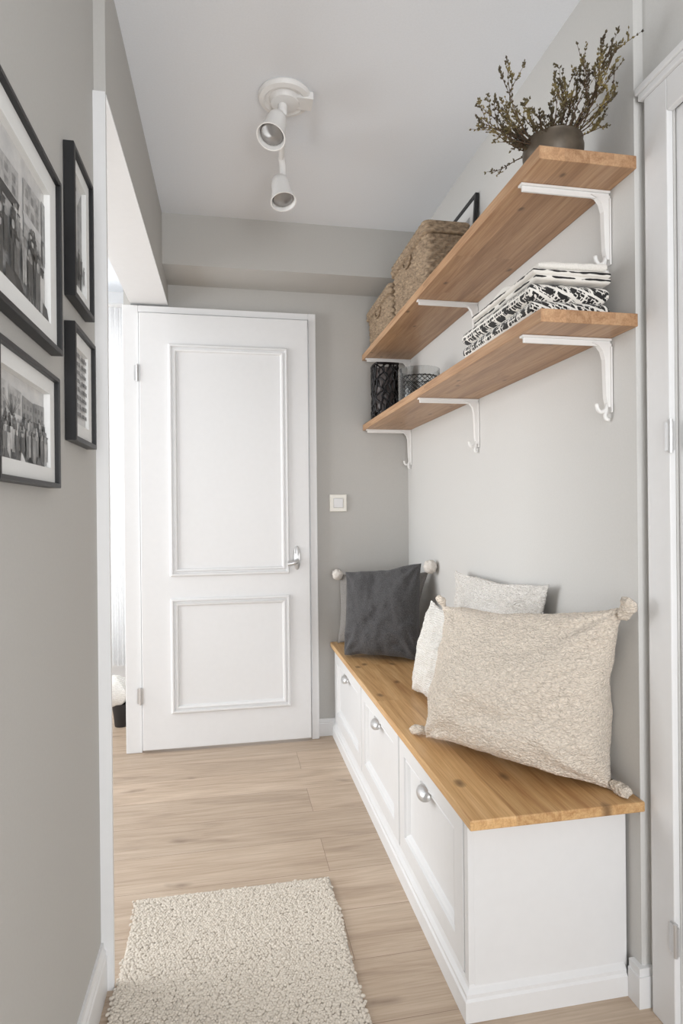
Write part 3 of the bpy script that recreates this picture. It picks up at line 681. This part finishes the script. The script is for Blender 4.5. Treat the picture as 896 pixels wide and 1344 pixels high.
# ------------------------------------------------------------ plant
PL=empty('potted_plant',(.775,1.33,1.912));tag(PL,'twiggy potted plant with small olive leaves in a brown bowl','plant')
M_pot=simple('bronze_pot',(92,82,70),.4,.3,30,.2,.25,.003)
V,F=xf(lathe(0,0,0,[(0,0),(.034,0),(.042,.004),(.060,.028),(.070,.055),(.071,.072),(.067,.084),(.069,.090),(.066,.092),(.060,.084),(.056,.074),(0,.072)],40),T(.775,1.33,1.9125));mk('pot',V,F,M_pot,PL,smooth=True,autosmooth=50)
M_stem=simple('twig_bark',(82,62,44),.8,0,60,.2,.2)
def leafm():
    t=NT('olive_leaf');v=t.coord();n=t.n('ShaderNodeTexNoise',Scale=18.0,Detail=2.0);t.l(v,n.inputs['Vector'])
    t.l(t.ramp(n.outputs['Fac'],[(.32,lin((56,46,36))),(.5,lin((84,74,46))),(.68,lin((140,124,74)))]),t.b.inputs['Base Color']);t.b.inputs['Roughness'].default_value=.6;return t.m
M_leaf=leafm()
random.seed(11)
stems=[];LV=[];LF=[]
def leaf(p,d,s):
    d=d.normalized();a=d.cross(Vector((random.uniform(-1,1),random.uniform(-1,1),random.uniform(-1,1)))).normalized();b=d.cross(a)
    n=len(LV);c=p+d*s*.5
    for q in (p,c+a*s*.3,c+b*s*.22,c-a*s*.3,c-b*s*.22,p+d*s): LV.append((min(q.x,.903),q.y,q.z))
    LF.extend([tuple(n+i for i in f) for f in ((0,1,2),(0,2,3),(0,3,4),(0,4,1),(5,2,1),(5,3,2),(5,4,3),(5,1,4))])
base=Vector((.775,1.33,1.985))
def grow(p,d,L,r,lvl):
    n=max(4,int(L/.011));pts=[p.copy()];q=p.copy();dd=d.normalized()
    for i in range(n):
        dd=(dd+Vector((random.uniform(-1,1),random.uniform(-1,1),random.uniform(-.8,1)))*.15+Vector((0,0,.015))).normalized()
        q=q+dd*L/n
        if q.x>.890: q.x=.890;dd.x=-abs(dd.x)*.3
        pts.append(q.copy())
        for _ in range(3):
            if random.random()<.8: leaf(q,(dd+Vector((random.uniform(-1,1),random.uniform(-1,1),random.uniform(-.6,1)))*.9),random.uniform(.005,.0095))
        if lvl>0 and i>n*.22 and random.random()<.42:
            sd=(dd+Vector((random.uniform(-1,1),random.uniform(-1,1),random.uniform(-.4,1)))*.8).normalized()
            grow(q,sd,L*random.uniform(.2,.42),r*.55,lvl-1)
    stems.append(tube(pts,[r*(1-.6*i/n) for i in range(n+1)],5))
SP=[((.35,-.55,.75),.18),((.25,-.3,.85),.165),((.45,-.65,.55),.18),((.2,-.15,.9),.15),((.1,-.1,1.0),.13),((.45,-.75,.7),.185),((0,.2,.8),.10),
 ((-.5,.1,.75),.12),((-.9,.05,.55),.15),((-.95,-.1,.30),.15),((-.95,.2,.12),.16),((-.85,-.2,0),.13),((-.85,.25,-.15),.13),((-.5,-.3,.3),.09),
 ((.3,.3,.7),.12),((-.2,-.3,.8),.11),((.2,-.7,.5),.14),((.5,.0,.7),.13),((-.45,.3,.35),.11),((.4,-.5,.35),.14),((-.6,.3,.5),.13),((-.3,-.4,.1),.07),
 ((-.6,-.2,.15),.08),((-.6,.1,.45),.09),((-.7,0,-.1),.10),((.3,-.4,.2),.09)]
for d,L in SP:
    for k in range(2):
        dv=Vector(d)+Vector((random.uniform(-1,1),random.uniform(-1,1),random.uniform(-1,1)))*.12
        p=base+Vector((dv.x,dv.y,0))*.04
        grow(p,dv,L*random.uniform(.85,1.1),.0017,2)
V,F=join(stems);V=[(min(x,.903),y,z) for x,y,z in V];mk('stems',V,F,M_stem,PL,smooth=True)
lo=mk('leaves',LV,LF,M_leaf,PL);lo['kind']='stuff'

# ------------------------------------------------------------ side room curtain and basket
def curtain():
    t=NT('sheer_white_curtain');v=t.coord();n=t.n('ShaderNodeTexNoise',Scale=90.0);t.l(v,n.inputs['Vector'])
    tr=t.n('ShaderNodeBsdfTranslucent');tr.inputs[0].default_value=(.85,.85,.85,1);df=t.n('ShaderNodeBsdfDiffuse');t.l(t.ramp(n.outputs['Fac'],[(.3,(.72,.72,.72,1)),(.7,(.79,.79,.79,1))]),df.inputs[0])
    mx=t.n('ShaderNodeMixShader');mx.inputs[0].default_value=.4;t.l(df.outputs[0],mx.inputs[1]);t.l(tr.outputs[0],mx.inputs[2]);t.l(mx.outputs[0],t.out.inputs['Surface'])
    V=[];F=[];nx,nz_=240,14
    for i in range(nx+1):
        for j in range(nz_+1):
            x=-1.25+.74*i/nx;z=.28+1.98*j/nz_
            V.append((x,3.5+.018*math.sin(i*.75+.3*math.sin(j*.4))*(1-.3*j/nz_),z))
    for i in range(nx):
        for j in range(nz_): a=i*(nz_+1)+j;F.append((a,a+1,a+nz_+2,a+nz_+1))
    o=mk('curtain',V,F,t.m,smooth=True);tag(o,'sheer white gathered curtain in the adjoining room','curtain')
    e=mk('curtain_rod',*tube([(-1.3,3.5,2.275),(-.49,3.5,2.275)],.012,12),M_whitem,smooth=True);tag(e,'white curtain rod holding the sheer curtain','curtain rod')
curtain()
e=empty('woven_basket',(-.575,3.34,0));tag(e,'small dark woven basket with white cloth under the curtain','basket')
V,F=xf(lathe(0,0,0,[(0,.0),(.035,.0),(.040,.05),(.046,.09),(.048,.12),(.044,.12),(.038,.05),(0,.03)],28),T(-.570,3.34,.001));mk('basket_body',V,F,M_drk,e,smooth=True,autosmooth=50)
V,F=slab(-.66,-.53,3.28,3.40,.10,.16,5,.02);mk('cloth',V,F,M_cream2,e,smooth=True)

# ------------------------------------------------------------ light
w=bpy.data.worlds.new('World');bpy.context.scene.world=w;w.use_nodes=True
bg=w.node_tree.nodes['Background'];bg.inputs[0].default_value=(.93,.963,1.0,1);bg.inputs[1].default_value=1.4
def area(name,loc,target,sx,sy,power,col=(1,1,1)):
    l=bpy.data.lights.new(name,'AREA');l.shape='RECTANGLE';l.size=sx;l.size_y=sy;l.energy=power;l.color=col
    o=bpy.data.objects.new(name,l);o.location=loc;o.rotation_euler=(Vector(target)-Vector(loc)).to_track_quat('-Z','Y').to_euler();C.objects.link(o);return o
area('window_light',(-2.5,2.1,1.35),(0,2.0,1.3),2.0,1.7,64,(.975,.988,1))
area('window_light_rear',(-1.06,3.72,1.3),(-1.0,0,1.1),1.0,1.7,13,(.98,.99,1))
area('hall_light',(.3,-1.3,1.1),(.3,1.2,2.3),1.1,1.7,32,(.975,.983,1))
area('side_hall_light',(.88,-.75,.9),(-.3,.8,.7),.9,1.5,8,(.99,.99,1))

# ------------------------------------------------------------ camera
a,p,r=.1845,-.0007,-.0098
R=Vector((math.cos(a),-math.sin(a),0));F0=Vector((math.sin(a),math.cos(a),0));UP=Vector((0,0,1))
Fw=math.cos(p)*F0+math.sin(p)*UP;U=-math.sin(p)*F0+math.cos(p)*UP
R2=math.cos(r)*R+math.sin(r)*U;U2=-math.sin(r)*R+math.cos(r)*U
cam=bpy.data.cameras.new('camera');co=bpy.data.objects.new('camera',cam);C.objects.link(co)
M=Matrix((R2,U2,-Fw)).transposed().to_4x4();M.translation=Vector((0,0,1.12));co.matrix_world=M
cam.sensor_fit='VERTICAL';cam.sensor_height=36;cam.lens=788.74*36/1344;cam.clip_start=.02
bpy.context.scene.camera=co
bpy.context.scene.view_settings.view_transform='Standard'
bpy.context.scene.view_settings.look='None'
